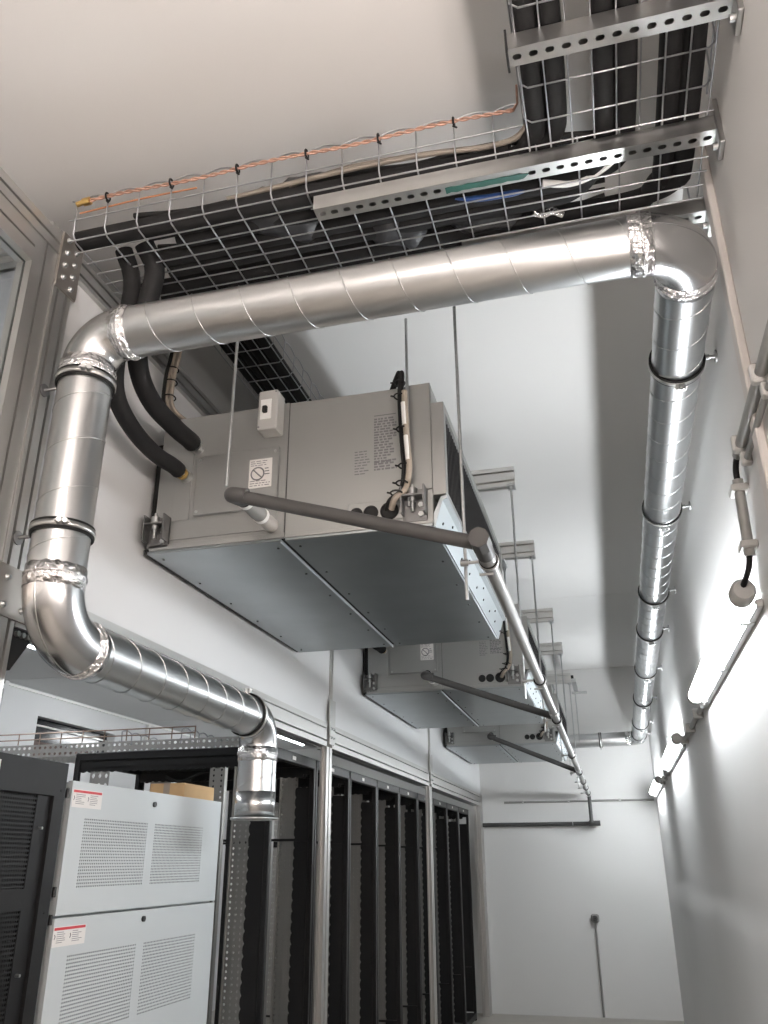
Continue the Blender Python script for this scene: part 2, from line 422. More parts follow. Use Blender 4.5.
tapeband(seg[2][0] + Z_ * .01, Z_, .062); tapeband(seg[2][1] + Y_ * .012, Y_, .05)
tapeband(seg[3][1] - Z_ * .03, Z_, .055); tapeband(seg[4][1] - X_ * .03, X_, .05)
MB().band(V(*E_), Z_, R - .002, .099, .008, 48).build('end_flange', M['galv'], duct)
MB().band(V(*E_) + Z_ * .055, Z_, R, R + .003, .10, 48).build('end_collar', M['elbow'], duct)

def zr(y): return 3.13 + (F[2] - 3.13) * (y - 1.9) / (F[1] - 1.9)
def clamp(c, ax, arm, label, R_=R, bolt=None, group=None, name='duct_clamp', cat='clamp', hook=False):
    t = thing(name, label, cat, tuple(c), group)
    c = V(*c); ax = V(*ax); a = V(*arm)
    MB().band(c, ax, R_ + .0005, R_ + .0085, .032).build('rubber_lining', M['black'], t)
    b = MB().band(c, ax, R_ + .0075, R_ + .0105, .016)
    an = a.normalized()
    if bolt is None:
        bolt = V(0, 0, -1) if abs(ax.z) < .5 else V(.55, -.83, 0)
    bolt = V(*bolt); side = ax.cross(bolt).normalized(); pc = c + bolt * (R_ + .02)
    b.build('steel_band', M['gchan'], t)
    e = MB()
    for sg in (-1, 1): e.path([c + bolt * (R_ + .006) + side * sg * .008, c + bolt * (R_ + .03) + side * sg * .008], .008, 8)
    e.cyl(pc - side * .02, pc + side * .022, .0045, 8); e.build('bolt', M['galv'], t)
    L = a.length
    MB().cyl(c + an * (R_ + .006), c + an * (L), .0055, 8).path([c + an * (R_ + .006), c + an * (R_ + .022)], .009, 6).build('threaded_rod', M['clampg'], t)
    MB().path([c + an * (L - .006), c + an * (L - .0005)], .021, 16).build('wall_rosette', M['clampg'], t)
    return t
ys = [2.50, 3.72, 4.95, 5.78, 6.95, 8.15, 9.45, 10.25]
wl = ['nearest to the elbow at the upper right', 'second from the upper elbow', 'third from the upper elbow', 'fourth from the upper elbow', 'fifth from the upper elbow', 'sixth from the upper elbow', 'second from the back wall end', 'at the back wall end']
for y, l in zip(ys, wl):
    clamp((.345, y, zr(y)), (0, 1, 0), (.125, 0, 0), 'clamp ring on the right wall duct, ' + l)
clamp((-1.45, 1.9, 2.965), (0, 0, 1), (-.15, 0, 0), 'upper clamp ring on the vertical duct at the left')
clamp((-1.45, 1.9, 2.47), (0, 0, 1), (-.15, 0, 0), 'lower clamp ring on the vertical duct at the left')
clamp((-1.45, 3.255, 2.166), (0, 1, 0), (-.15, 0, 0), 'clamp ring on the low duct just before it turns down', bolt=(0, 0, 1))
clamp((-.10, 10.55, 2.93), (1, 0, 0), (0, .30, 0), 'clamp ring on the short duct along the back wall')

# ------------------------------------------------------------------ mesh trays, channels
WR = .0027
def wiretray_x(x0, x1, y0, y1, z, h, px=.116, py=.058, near_to=None, far_to=None, ph=0.0):
    mb = MB(); near_to = x1 if near_to is None else near_to
    n = int(round((x1 - x0) / px)); xs = [x0 + ph + px * i for i in range(n + 1) if x0 + ph + px * i <= x1 + .001]
    for x in xs:
        pts = []
        pts += [(x, y0 - .008, z + h), (x, y0 - .004, z + .02), (x, y0 + .015, z)] if x < near_to else [(x, y0, z)]
        pts += [(x, y1 - .015, z), (x, y1 + .004, z + .02), (x, y1 + .008, z + h)]
        mb.path(pts, WR, 6)
    m = int(round((y1 - y0) / py))
    for j in range(m + 1):
        y = y0 + (y1 - y0) * j / m; mb.cyl((x0 - .02, y, z - .004), (x1, y, z - .004), WR, 6)
    for zz in (.5,):
        mb.cyl((x0 - .02, y0 - .009, z + h * zz), (near_to, y0 - .009, z + h * zz), WR, 6)
        mb.cyl((x0 - .02, y1 + .009, z + h * zz), (x1, y1 + .009, z + h * zz), WR, 6)
    for yy, lim in ((y0 - .01, near_to), (y1 + .01, x1)):
        pts = []
        x = xs[0] - px
        while x < lim - .01:
            for k in range(6):
                q = x + px * k / 6
                if q >= x0 - .03 and q <= lim: pts.append((q, yy, z + h + .014 * math.sin(PI * k / 6)))
            x += px
        mb.path(pts, WR * 1.1, 6)
    return mb
tray = wiretray_x(-1.535, .455, 1.835, 2.280, 3.49, .15, near_to=-.06, ph=0.0)
solo(tray, 'wire_mesh_tray', M['wire'], 'wide zinc wire mesh cable tray crossing the room above the horizontal duct', 'cable tray')
def wiretray_y(x0, x1, y0, y1, z, h, px=.058, py=.116, wr=WR):
    mb = MB(); y = y0
    while y <= y1 + .001:
        mb.path([(x0 - .008, y, z + h), (x0 - .004, y, z + .02), (x0 + .015, y, z), (x1 - .015, y, z), (x1 + .004, y, z + .02), (x1 + .008, y, z + h)], wr, 5); y += py
    m = int(round((x1 - x0) / px))
    for j in range(m + 1):
        x = x0 + (x1 - x0) * j / m; mb.cyl((x, y0 - .02, z - .004), (x, y1 + .02, z - .004), wr, 5)
    for xx in (x0 - .009, x1 + .009):
        mb.cyl((xx, y0 - .02, z + h * .5), (xx, y1 + .02, z + h * .5), wr, 5)
        pts = []; y = y0
        while y < y1 - .01:
            for k in range(5): pts.append((xx, y + py * k / 5, z + h + .014 * math.sin(PI * k / 5)))
            y += py
        mb.path(pts, wr * .9, 5)
    return mb
solo(wiretray_y(-.045, .44, -.80, 1.83, 3.49, .15), 'wire_mesh_tray', M['wire'], 'zinc wire mesh cable tray coming towards the viewer at the upper right corner', 'cable tray')
solo(wiretray_y(-1.43, -1.20, 2.50, 10.5, 3.60, .10), 'wire_mesh_tray', M['wire'], 'narrow wire mesh tray running away above the air handling units', 'cable tray')

def strut(x0, x1, y, z, label, wallplate=True):
    # slotted C channel: plain front face, slotted bottom face
    t = thing('slotted_channel', label, 'channel', ((x0 + x1) / 2, y, z))
    w_, h = .052, .052; mb = MB()
    n = max(2, int(round((x1 - x0) / .0405)))
    mb.hplate(lambda u, v, k: (u, v, z + k), x0, x1, y + .006, y + w_ - .006, n, 1, .0118, .0080, .003)
    mb.box(x0, x1, y, y + .006, z, z + .003); mb.box(x0, x1, y + w_ - .006, y + w_, z, z + .003)
    mb.box(x0, x1, y, y + .003, z + .003, z + h); mb.box(x0, x1, y + w_ - .003, y + w_, z + .003, z + h)
    mb.box(x0, x1, y + .003, y + .014, z + h - .003, z + h); mb.box(x0, x1, y + w_ - .014, y + w_ - .003, z + h - .003, z + h)
    mb.build('channel', M['gchan'], t)
    MB().box(x0, x1, y + .014, y + w_ - .014, z + h - .006, z + h - .004).build('channel_inside', M['slot'], t)
    if wallplate:
        MB().bbox(x1, XR - .001, y - .01, y + w_ + .01, z - .055, z + h + .05, .002).build('wall_plate', M['gchan'], t)
        MB().path([(x1 - .012, y + w_ / 2, z - .035), (x1 + .001, y + w_ / 2, z - .035)], .010, 6).build('bolt', M['galv'], t)
    return t
c1 = strut(-.065, .455, 1.465, 3.434, 'slotted steel channel across the tray at the upper right, nearest the top edge')
MB().bbox(-.071, -.065, 1.46, 1.522, 3.42, 3.50, .001).build('end_plate', M['blackm'], c1)
c2 = strut(-.705, .455, 1.853, 3.434, 'long slotted steel channel with a green paint mark under the wide mesh tray')
pts = [(-.30 + .235 * k / 14, 1.868 + .004 * random.random() + .006 * k / 14) for k in range(15)] + [(-.055, 1.879)] + [(-.07 - .23 * k / 14, 1.890 + .006 * random.random()) for k in range(15)]
MB().prism(pts, 'z', 3.4325, 3.4339).build('green_mark', M['green'], c2)
strut(-.30, .455, 2.170, 3.434, 'slotted steel channel under the tray, right behind the top of the duct elbow')

# contents of the trays -------------------------------------------------
def hosepath(pts, r, m, name, label, cat, n=12, seg_=7, group=None):
    return solo(MB().path(bez(pts, seg_), r, n), name, m, label, cat, group)
zt = 3.49 + WR
k = 0
bl = [('left', .01, 1.93), ('middle', .195, 2.06), ('right', .365, 2.20)]
for nm, xc, yc in bl:
    for s_ in (-1, 1):
        r = .030; x = xc + s_ * .029; y = yc - s_ * .029
        hosepath([(x, -.78, zt + r), (x, .4, zt + r), (x, 1.2, zt + r), (x, yc - .20, zt + r), (x - .02, yc - .09, zt + r), (x - .09, y - .02, zt + r), (x - .2, y, zt + r), (x - .5, y, zt + r + .005), (-.9, y, zt + r + .002), (-1.22 - .05 * k, y, zt + r)],
                 r, M['foam'], 'insulated_pipe', 'black insulated pipe of the %s pair in the upper right tray, its %s one' % (nm, 'left' if s_ < 0 else 'right'), 'pipe')
        k += 1
hosepath([(-1.55, 1.885, zt + .035), (-1.1, 1.885, zt + .035), (-.7, 1.888, zt + .035), (-.2, 1.9, zt + .037), (-.10, 1.885, zt + .036)], .034, M['foam'], 'insulated_pipe', 'long black insulated pipe along the near edge of the wide mesh tray', 'pipe')
def wrap(x0, x1, y, z, r, label, ax='x', n=7, m='tape'):
    mb = MB(); pts = []; rr = []
    for i in range(n):
        t = i / (n - 1); pts.append((x0 + (x1 - x0) * t, y[0] + (y[1] - y[0]) * t, z + random.uniform(-.004, .004)))
        rr.append(r * (0.62 if i in (0, n - 1) else 1) * random.uniform(.93, 1.05))
    return solo(mb.path(pts, rr, 14), 'pipe_wrap', M[m], label, 'pipe wrap')
wrap(-.96, -.74, (1.925, 2.05), zt + .074, .078, 'bulky black tape-wrapped bundle near the left half of the wide tray', m='sheet')
wrap(-.84, -.64, (1.92, 1.93), zt + .100, .045, 'crumpled black taped joint just left of the long slotted channel')
wrap(-.58, -.42, (2.07, 2.17), zt + .072, .080, 'round black wrapped joint above the middle of the horizontal duct', m='sheet')
wrap(-.32, -.10, (2.11, 2.17), zt + .064, .064, 'black wrapped joint right of the blue jacketed cable')
# cables
crnd = random.Random(3)
for i in range(9):
    y0 = 1.90 + .045 * i; z0 = zt + .075 + crnd.uniform(0, .03); r = crnd.choice([.006, .008, .010])
    pts = [(-1.35 + .19 * j, y0 + crnd.uniform(-.025, .025), z0 + crnd.uniform(-.012, .015)) for j in range(9)]
    hosepath(pts, r, M['black'], 'power_cable', 'thin black cable lying on the pipes in the wide mesh tray, among its fellows', 'cable', 7, 5, 'thin black cables in the wide tray')
hosepath([(-.80, 1.885, zt + .085), (-.6, 1.855, zt + .085), (-.35, 1.855, zt + .075), (-.15, 1.86, zt + .06), (-.06, 1.82, zt + .05), (-.03, 1.70, zt + .05), (-.02, 1.3, zt + .05), (-.02, 0, zt + .05)], .0055, M['cabled'], 'signal_cable', 'beige cable curving from the wide tray into the upper right tray, upper of two', 'cable', 8)
hosepath([(-1.0, 1.858, zt + .06), (-.6, 1.85, zt + .068), (-.35, 1.848, zt + .062), (-.15, 1.85, zt + .045), (-.05, 1.80, zt + .035), (-.028, 1.6, zt + .03), (-.028, 0, zt + .03)], .008, M['cabled'], 'signal_cable', 'beige cable curving from the wide tray into the upper right tray, lower of two', 'cable', 8)
hosepath([(-.36, 2.005, zt + .008), (-.30, 2.015, zt + .006), (-.22, 2.015, zt + .007), (-.12, 2.018, zt + .02)], [.004] + [.013] * 20 + [.004], M['blue'], 'jacketed_cable', 'bright blue jacketed cable piece lying on the mesh of the wide tray', 'cable') if False else solo(MB().path(bez([(-.29, 1.995, zt + .010), (-.22, 2.01, zt + .008), (-.14, 2.015, zt + .008), (-.05, 2.02, zt + .012)], 7), [.002, .004, .005, .007, .008, .009, .010] + [.010] * 10 + [.009, .007, .005, .004, .003], 10), 'jacketed_cable', M['blue'], 'bright blue jacketed cable piece lying on the mesh of the wide tray', 'cable')
hosepath([(-.02, 2.0, zt + .01), (.06, 2.02, zt + .008), (.14, 2.0, zt + .01), (.22, 1.94, zt + .02), (.24, 1.87, zt + .05)], .011, M['white'], 'signal_cable', 'pale cable looping under the pipes at the right end of the wide tray', 'cable')
solo(MB().bbox(-.745, -.685, 1.925, 1.945, zt + .02, zt + .045, .004), 'tag_plate', M['white'], 'small white tag beside the left end of the long slotted channel', 'tag')
solo(MB().bbox(-.945, -.905, 2.025, 2.04, zt + .02, zt + .045, .004), 'tag_plate', M['white'], 'small white tag under the bulky black wrap in the wide tray', 'tag')
solo(MB().path(bez([(-.06, 2.12, zt + .012), (-.03, 2.135, zt + .010), (0, 2.13, zt + .012), (.03, 2.15, zt + .01)], 4), .012, 7), 'crumpled_tape', M['foil'], 'scrap of crumpled silver tape on the wide tray mesh above the duct', 'tape')
# copper earth wire with ties
t = thing('earth_wire', 'twisted bare copper earth wire tied along the near top edge of the wide tray', 'wire', (-.8, 1.82, 3.63))
for s_ in (0, PI):
    pts = []
    for i in range(0, 241):
        x = -1.50 + 1.42 * i / 240; a = i * .55 + s_; pts.append((x, 1.818 + .0035 * math.cos(a), 3.628 + .0035 * math.sin(a) + .004 * math.sin(i * .07)))
    pts += [(-.066, 1.80, 3.628), (-.062, 1.74, 3.63)]
    MB().path(pts, .0034, 6).build('strand', M['copper'], t)
MB().path([(-1.53, 1.817, 3.622), (-1.505, 1.817, 3.626)], .009, 8).path([(-1.505, 1.817, 3.626), (-1.48, 1.817, 3.627)], .014, 6).build('brass_lug', M['brass'], t)
for i in range(7):
    x = -1.42 + .232 * i; tt = MB().ring((x + .003, 1.82, 3.63), (1, 0, 0), .013, .0035, 12, 5); tt.cyl((x, 1.82, 3.615), (x + .012, 1.815, 3.60), .003, 5)
    tt.build('cable_tie', M['black'], t)
hosepath([(-1.53, 1.84, 3.605), (-1.3, 1.838, 3.61), (-1.1, 1.835, 3.603)], .0032, M['cableo'], 'signal_cable', 'thin orange cable along the left end of the copper earth wire', 'cable', 6)
# cables in the narrow tray
for i in range(4):
    r = .026; x = -1.40 + .055 * i
    hosepath([(x, 2.45, 3.605 + r), (x, 5, 3.605 + r), (x, 8, 3.605 + r), (x, 10.4, 3.605 + r)], r, M['foam'], 'insulated_pipe', 'black insulated pipe in the narrow tray above the units, %s from the wall side' % ['first', 'second', 'third', 'fourth'][i], 'pipe')
# plate and rod under the wide tray
t = thing('rod_hanger', 'square hanger plate and thin rod dropping from the wide tray to the grey drain elbow', 'hanger', (-1.12, 2.27, 3.47))
MB().bbox(-1.16, -1.08, 2.21, 2.28, 3.472, 3.480, .002).build('hanger_plate', M['galv'], t)
MB().cyl((-1.12, 2.245, 2.73), (-1.12, 2.245, 3.478), .0055, 8).path([(-1.12, 2.245, 3.455), (-1.12, 2.245, 3.47)], .011, 6).build('threaded_rod', M['galv'], t)

# ------------------------------------------------------------------ support rails with rods
rails = [(2.42, 'just behind the horizontal duct, over the nearest unit'), (4.14, 'over the rear of the nearest air handling unit'), (5.31, 'over the front of the middle unit'), (7.00, 'over the rear of the middle unit'), (8.25, 'over the front of the farthest unit'), (9.77, 'over the rear of the farthest unit')]
for i, (y, l) in enumerate(rails):
    t = thing('support_rail', 'slotted aluminium cross rail ' + l, 'rail', (-.9, y, 3.48))
    MB().profile('x', XL, -.352, y, y + .05, 3.482, 3.595, 1, 2).build('rail', M['alu'], t)
    for x, zb, yy in ((-.372, 2.33, y - .012), (-.578, 2.72, (2.542 if i % 2 == 0 else 4.235) + 2.94 * (i // 2))):
        MB().cyl((x, yy, zb), (x, yy, 3.49), .0055, 8).build('threaded_rod', M['galv'], t)
        if i or x > -.5: MB().bbox(x - .022, x + .022, min(y, yy - .012), max(y + .05, yy + .012), 3.472, 3.481, .002).path([(x, yy, 3.452), (x, yy, 3.468)], .012, 6).build('rod_plate', M['galv'], t)
t = thing('angle_arm', 'short steel arm projecting from the farthest cross rail towards the back wall', 'bracket', (-.33, 9.9, 3.5))
MB().box(-.352, -.30, 9.822, 10.45, 3.50, 3.54).build('arm', M['galv'], t)
MB().bbox(-.38, -.20, 10.42, 10.49, 3.48, 3.50, .003).build('foot_plate', M['galv'], t)
MB().bbox(-.372, -.322, 9.823, 9.86, 3.54, 3.58, .006).build('end_cap', M['black'], t)
MB().cyl((-.34, 10.45, 2.9), (-.34, 10.45, 3.48), .006).build('threaded_rod', M['galv'], t)

# ------------------------------------------------------------------ air handling units
def textlines(mb, x0, x1, z0, z1, n, y, rnd, fill=.75, h=.35):
    for i in range(n):
        z = z1 - (z1 - z0) * (i + .5) / n; hh = (z1 - z0) / n * h / 2; x = x0
        end = x0 + (x1 - x0) * rnd.uniform(.55, 1)
        while x < end:
            L = rnd.uniform(.006, .02); mb.box(x, min(x + L, x1), y, y + .0006, z - hh, z + hh); x += L + rnd.uniform(.003, .006)
def make_unit(i, label):
    dy = 2.94 * i; F0 = 2.577
    t = thing('air_handling_unit', label, 'air conditioner', (-1.05, F0, 2.66))
    c = MB().bbox(-1.570, -.500, F0, 4.20, 2.672, 3.215, .003)
    c.box(-1.058, -1.046, F0 - .006, F0 + .001, 2.672, 3.215)                       # standing seam between panels
    c.bbox(-.592, -.500, F0 - .008, F0, 2.79, 3.215, .002)
    c.bbox(-1.545, -1.075, F0 - .004, F0, 2.70, 2.775, .001)
    c.bbox(-1.50, -1.43, F0 - .004, F0, 2.775, 3.06, .001)
    c.bbox(-1.575, -1.04, F0 - .012, F0, 2.662, 2.682, .001); c.bbox(-1.04, -.50, F0 - .008, F0, 2.662, 2.676, .001)
    cs = c.build('casing', M['casing'], t)
    g = MB().box(-1.0455, -1.043, F0 - .003, F0 + .001, 2.68, 3.215); g.box(-.596, -.592, F0 - .003, F0, 2.79, 3.215)
    g.build('seam_gap', M['slot'], cs)
    MB().box(-1.60, -1.570, F0 + .02, 4.20, 2.67, 3.12).box(XL, -1.585, F0, 4.2, 2.655, 2.672).build('wall_gasket', M['black'], t)
    for (a, b) in ((-1.585, -1.056), (-1.040, -.503)):
        p = MB().bbox(a, b, F0 - .004, 4.20, 2.652, 2.664, .002); p.build('bottom_panel', M['casing2'], t)
    MB().box(-1.056, -1.040, F0 + .004, 4.19, 2.660, 2.672).build('panel_gap', M['black'], t)
    MB().box(-1.060, -1.055, F0, 4.20, 2.646, 2.656).build('edge_strip', M['casing3'], t)
    for k in range(6):
        for x in (-1.55, -1.09, -1.005, -.54): MB().path([(x, F0 + .06 + .3 * k, 2.652), (x, F0 + .06 + .3 * k, 2.6485)], .005, 8).build('screw', M['blackm'], t)
    ap = MB().bbox(-1.410, -1.075, F0 - .012, F0 - .001, 2.785, 3.030, .003).build('access_panel', M['casing'], t)
    for (x, z) in ((-1.395, 2.80), (-1.395, 3.012), (-1.09, 2.80), (-1.09, 3.012)):
        MB().path([(x, F0 - .012, z), (x, F0 - .015, z)], .006, 8).build('screw', M['galv'], ap)
    # isolator
    b = MB().bbox(-1.143, -1.066, F0 - .075, F0, 3.075, 3.240, .005).build('isolator_switch', M['plastic'], t)
    MB().bbox(-1.132, -1.088, F0 - .079, F0 - .075, 3.115, 3.20, .002).build('switch_cover', M['white'], b)
    MB().bbox(-1.119, -1.101, F0 - .094, F0 - .079, 3.138, 3.166, .003).build('toggle', M['black'], b)
    for (x, z) in ((-1.136, 3.085), (-1.073, 3.23)): MB().cyl((x, F0 - .075, z), (x, F0 - .077, z), .004, 6).build('screw', M['ink'], b)
    # prohibition label
    lb = MB(); lb.m(M['paper']).box(-1.19, -1.10, F0 - .0145, F0 - .012, 2.868, 2.985); lb.m(M['ink'])
    lb.ring((-1.156, F0 - .015, 2.925), (0, 1, 0), .025, .0028, 28, 4); lb.cyl((-1.174, F0 - .015, 2.943), (-1.138, F0 - .015, 2.907), .0026, 4)
    rnd = random.Random(5)
    lb.m(M['inkl']); textlines(lb, -1.185, -1.105, 2.955, 2.98, 3, F0 - .0152, rnd, h=.3); textlines(lb, -1.128, -1.104, 2.915, 2.95, 3, F0 - .0152, rnd); textlines(lb, -1.185, -1.105, 2.872, 2.90, 3, F0 - .0152, rnd, h=.3)
    lb.build('warning_label', None, t)
    nb = MB().m(M['inkl']); textlines(nb, -.712, -.628, 2.885, 3.10, 20, F0 - .0012, rnd, h=.62)
    nb.m(M['ink']); textlines(nb, -.712, -.628, 2.915, 2.925, 1, F0 - .0012, rnd, h=.8)
    nb.box(-.712, -.630, F0 - .001, F0 - .0002, 3.108, 3.111)
    nb.build('rating_plate', None, t)
    nb = MB().m(M['inkl']); textlines(nb, -.785, -.728, 2.875, 2.975, 9, F0 - .0008, rnd, h=.35); nb.build('small_rating_plate', None, t)
    # cable entry plate
    MB().bbox(-.805, -.605, F0 - .006, F0, 2.69, 2.765, .002).build('entry_plate', M['casing'], t)
    for x, r in ((-.775, .024), (-.722, .027), (-.655, .033)):
        MB().path([(x, F0 - .006, 2.722), (x, F0 - .011, 2.722), (x, F0 - .014, 2.722)], [r, r, r * .8], 20).build('grommet', M['black'], t)
    # outlet side
    s = MB().bbox(-.500, -.452, F0 - .006, F0 + .03, 2.765, 3.130, .002)
    s.box(-.500, -.452, F0 + .03, 4.18, 3.098, 3.130); s.box(-.5, -.452, F0 + .03, 4.18, 2.765, 2.78); s.box(-.5, -.452, 4.15, 4.18, 2.78, 3.098)
    s.build('outlet_collar', M['casing'], t)
    gr = MB().m(M['dark']).box(-.498, -.480, F0 + .03, 4.15, 2.78, 3.098); gr.m(M['blackm'])
    y = F0 + .05
    while y < 4.14: gr.box(-.480, -.460, y, y + .006, 2.78, 3.098); y += .03
    gr.build('outlet_grille', None, t)
    e = MB().prism([(-.5, 2.652), (-.496, 2.652), (-.468, 2.745), (-.452, 2.752), (-.452, 2.762), (-.474, 2.760), (-.5, 2.70)], 'y', F0, 4.20)
    e = e.build('edge_channel', M['casing3'], t)
    for k in range(9):
        y = F0 + .08 + k * .19; MB().path([(-.486, y, 2.69), (-.4815, y, 2.688)], .0055, 8).build('screw', M['blackm'], e)
        if k % 2: MB().path([(-.474, y - .06, 2.725), (-.470, y - .06, 2.724)], .005, 8).build('screw', M['blackm'], e)
    # hanging brackets
    for (x, yf, sg) in ((-.566, F0, -1), (-1.545, F0, -1), (-.566, 4.20, 1), (-1.545, 4.20, 1)):
        yy = sorted((yf, yf + sg * .055)); b = MB()
        b.box(x - .040, x + .045, *sorted((yf, yf + sg * .012)), 2.672, 2.79)
        b.box(x - .040, x - .034, *yy, 2.69, 2.79); b.box(x + .039, x + .045, *yy, 2.69, 2.79)
        b.box(x - .034, x + .039, *yy, 2.752, 2.758)
        h = b.build('hanging_bracket', M['bracket'], t)
        q = MB().cyl((x, yf + sg * .035, 2.70), (x, yf + sg * .035, 2.80), .0065, 8).path([(x, yf + sg * .035, 2.735), (x, yf + sg * .035, 2.751)], .013, 6)
        q.path([(x, yf + sg * .035, 2.759), (x, yf + sg * .035, 2.783)], .018, 10); q.build('bolt', M['galv'], h)
        q = MB()
        for zz in (2.695, 2.73): q.path([(x + .025, yf + sg * .012, zz), (x + .025, yf + sg * .02, zz)], .010, 6)
        q.build('fixing_screw', M['galv'], h)
    # cable loom up the front
    lp = [(-.655, F0 - .014, 2.722), (-.635, F0 - .045, 2.745), (-.600, F0 - .030, 2.785), (-.582, F0 - .052, 2.85), (-.586, F0 - .052, 2.93), (-.592, F0 - .052, 3.05), (-.594, F0 - .052, 3.16), (-.592, F0 - .045, 3.235), (-.603, F0 - .03, 3.258), (-.65, F0 + .06, 3.250), (-.72, F0 + .2, 3.232), (-.80, F0 + .5, 3.232)]
    MB().path(bez(lp, 6), .0075, 8).path(bez([(a - .010, b - .004, c_) for a, b, c_ in lp], 6), .006, 8).build('black_cables', M['black'], t)
    lp2 = [(a + .012, b - .010, c_) for a, b, c_ in lp[:7]]
    MB().path(bez(lp2, 6), .0115, 8).build('beige_cable', M['cableb'], t)
    for (a, b) in (((-.570, 2.88), (-.576, 2.975)), ((-.580, 3.02), (-.584, 3.11))): MB().path([(a[0] - .002, F0 - .068, a[1]), (b[0] - .002, F0 - .068, b[1])], .009, 8).build('cable_sleeve', M['white'], t)
    for (x, z) in ((-.618, 2.765), (-.598, 2.80), (-.588, 2.865), (-.594, 3.01), (-.602, 3.145), (-.602, 3.20)):
        MB().ring((x, F0 - .055, z), (0, .1, 1), .020, .0032, 14, 5).cyl((x - .018, F0 - .058, z), (x - .032, F0 - .06, z + .004), .0035, 5).build('cable_tie', M['black'], t)
    # pipe ports
    for (x, z) in ((-1.415, 3.070), (-1.452, 2.951)):
        MB().path([(x, F0, z), (x, F0 - .03, z)], .024, 16).path([(x, F0 - .03, z), (x, F0 - .055, z)], .019, 12).build('pipe_port', M['galv'], t)
    t.location.y += dy
    return t
labs = ['large grey ceiling-hung air handling unit nearest the viewer', 'grey ceiling-hung air handling unit in the middle of the three', 'grey ceiling-hung air handling unit farthest away by the back wall']
u0 = make_unit(0, labs[0])
for i in (1, 2):
    c = copy_tree(u0); c.location = (u0.location.x, u0.location.y + 2.94 * i, u0.location.z); c['label'] = labs[i]
    for o in [u0, c]: pass

# hoses to the units
for i, nm in enumerate(('nearest', 'middle', 'farthest')):
    dy = 2.94 * i
    for j in (0, 1):
        px, pz = ((-1.415, 3.070), (-1.452, 2.951))[j]
        if i == 0:
            if j == 0: pts = [(-1.365, 1.98, 3.555), (-1.345, 2.03, 3.48), (-1.37, 2.05, 3.36), (-1.395, 2.06, 3.24), (-1.415, 2.12, 3.14), (-1.425, 2.24, 3.085), (-1.42, 2.40, 3.07), (px, 2.577 - .08, pz), (px, 2.577 - .05, pz)]
            else: pts = [(-1.45, 1.99, 3.555), (-1.43, 2.03, 3.46), (-1.44, 2.05, 3.34), (-1.46, 2.05, 3.15), (-1.475, 2.10, 3.04), (-1.482, 2.22, 2.985), (-1.472, 2.36, 2.955), (px, 2.577 - .11, pz), (px, 2.577 - .07, pz)]
        else:
            pts = [(-1.30 - .05 * j, 2.05 + dy, 3.62), (-1.33 - .05 * j, 2.12 + dy, 3.40), (-1.38 - .05 * j, 2.18 + dy, 3.15), (-1.42 - .03 * j, 2.3 + dy, pz + .01), (px, 2.577 - .12 + dy, pz), (px, 2.577 - .06 + dy, pz)]
        t = thing('insulated_hose', '%s black insulated hose curving down to the %s air handling unit' % (('upper', 'lower')[j], nm), 'hose', pts[-1])
        MB().path(bez(pts, 8), .034 if j == 0 else .030, 16).build('foam_sleeve', M['foam'], t)
        e = V(*pts[-1])
        MB().path([e - Y_ * .002, e + Y_ * .02], .02, 6).path([e + Y_ * .02, e + Y_ * .035], .024, 8).build('brass_nut' if j else 'steel_nut', M['brass'] if j else M['galv'], t)
# beige and black wiring behind the first unit
t = thing('wiring_bundle', 'tied bundle of beige and black wires hanging down the partition above the nearest unit', 'wires', (-1.57, 2.5, 3.4))
for j, (dx, dyy, m) in enumerate(((0, 0, 'cableb'), (.014, .005, 'cableb'), (.026, -.003, 'cableb'), (-.004, -.016, 'black'), (-.012, .014, 'black'), (.008, .02, 'black'))):
    MB().path(bez([(-1.56 + dx, 2.58 + dyy, 3.60), (-1.56 + dx, 2.565 + dyy, 3.48), (-1.565 + dx, 2.555 + dyy, 3.40), (-1.565 + dx, 2.56 + dyy, 3.30 - .01 * j), (-1.54 + dx, 2.60 + dyy, 3.245 - .004 * j), (-1.48, 2.72 + dyy, 3.235), (-1.42, 2.80 + dyy, 3.225)], 6), .0075, 7).build('wire', M[m], t)
for z in (3.44, 3.38, 3.31): MB().ring((-1.555, 2.56, z), (0, .1, 1), .024, .003, 14, 5).build('cable_tie', M['black'], t)

# ------------------------------------------------------------------ condensate pipes
def zp(y): return 2.445 - (y - 2.2) * .0148
t = thing('drain_pipe', 'long grey condensate drain pipe running along under the outlet side of the units', 'pipe', (-.3, 2.25, 2.44))
MB().path([(-.298, y, zp(y)) for y in (2.2, 4, 6, 8, 10.69)], .022, 24).build('pipe_run', M['pvcl'], t)
MB().path([(-.298, 2.185, zp(2.2)), (-.298, 2.255, zp(2.2))], .031, 8, smooth=False).path([(-.298, 2.25, zp(2.2)), (-.298, 2.33, zp(2.25))], .0275, 24).build('corner_fitting', M['pvc'], t)
MB().path([(-.298, 2.33, zp(2.3)), (-.298, 2.40, zp(2.4))], .0255, 24).build('coupling', M['pvcl'], t)
for y in (5.06, 8.0): MB().path([(-.298, y - .06, zp(y)), (-.298, y + .06, zp(y))], .027, 20).build('tee_fitting', M['pvcl'], t)
MB().path([(-.298, 10.69, zp(10.69) + .02), (-.298, 10.69, 2.02)], .022, 20).build('drop_pipe', M['pvc'], t)
t2 = thing('drain_pipe', 'dark grey drain pipe lying level along the back wall', 'pipe', (-.9, 10.78, 2.0))
MB().cyl((-1.66, 10.79, 2.005), (-.21, 10.79, 2.005), .023, 20).build('pipe_run', M['pvc'], t2)
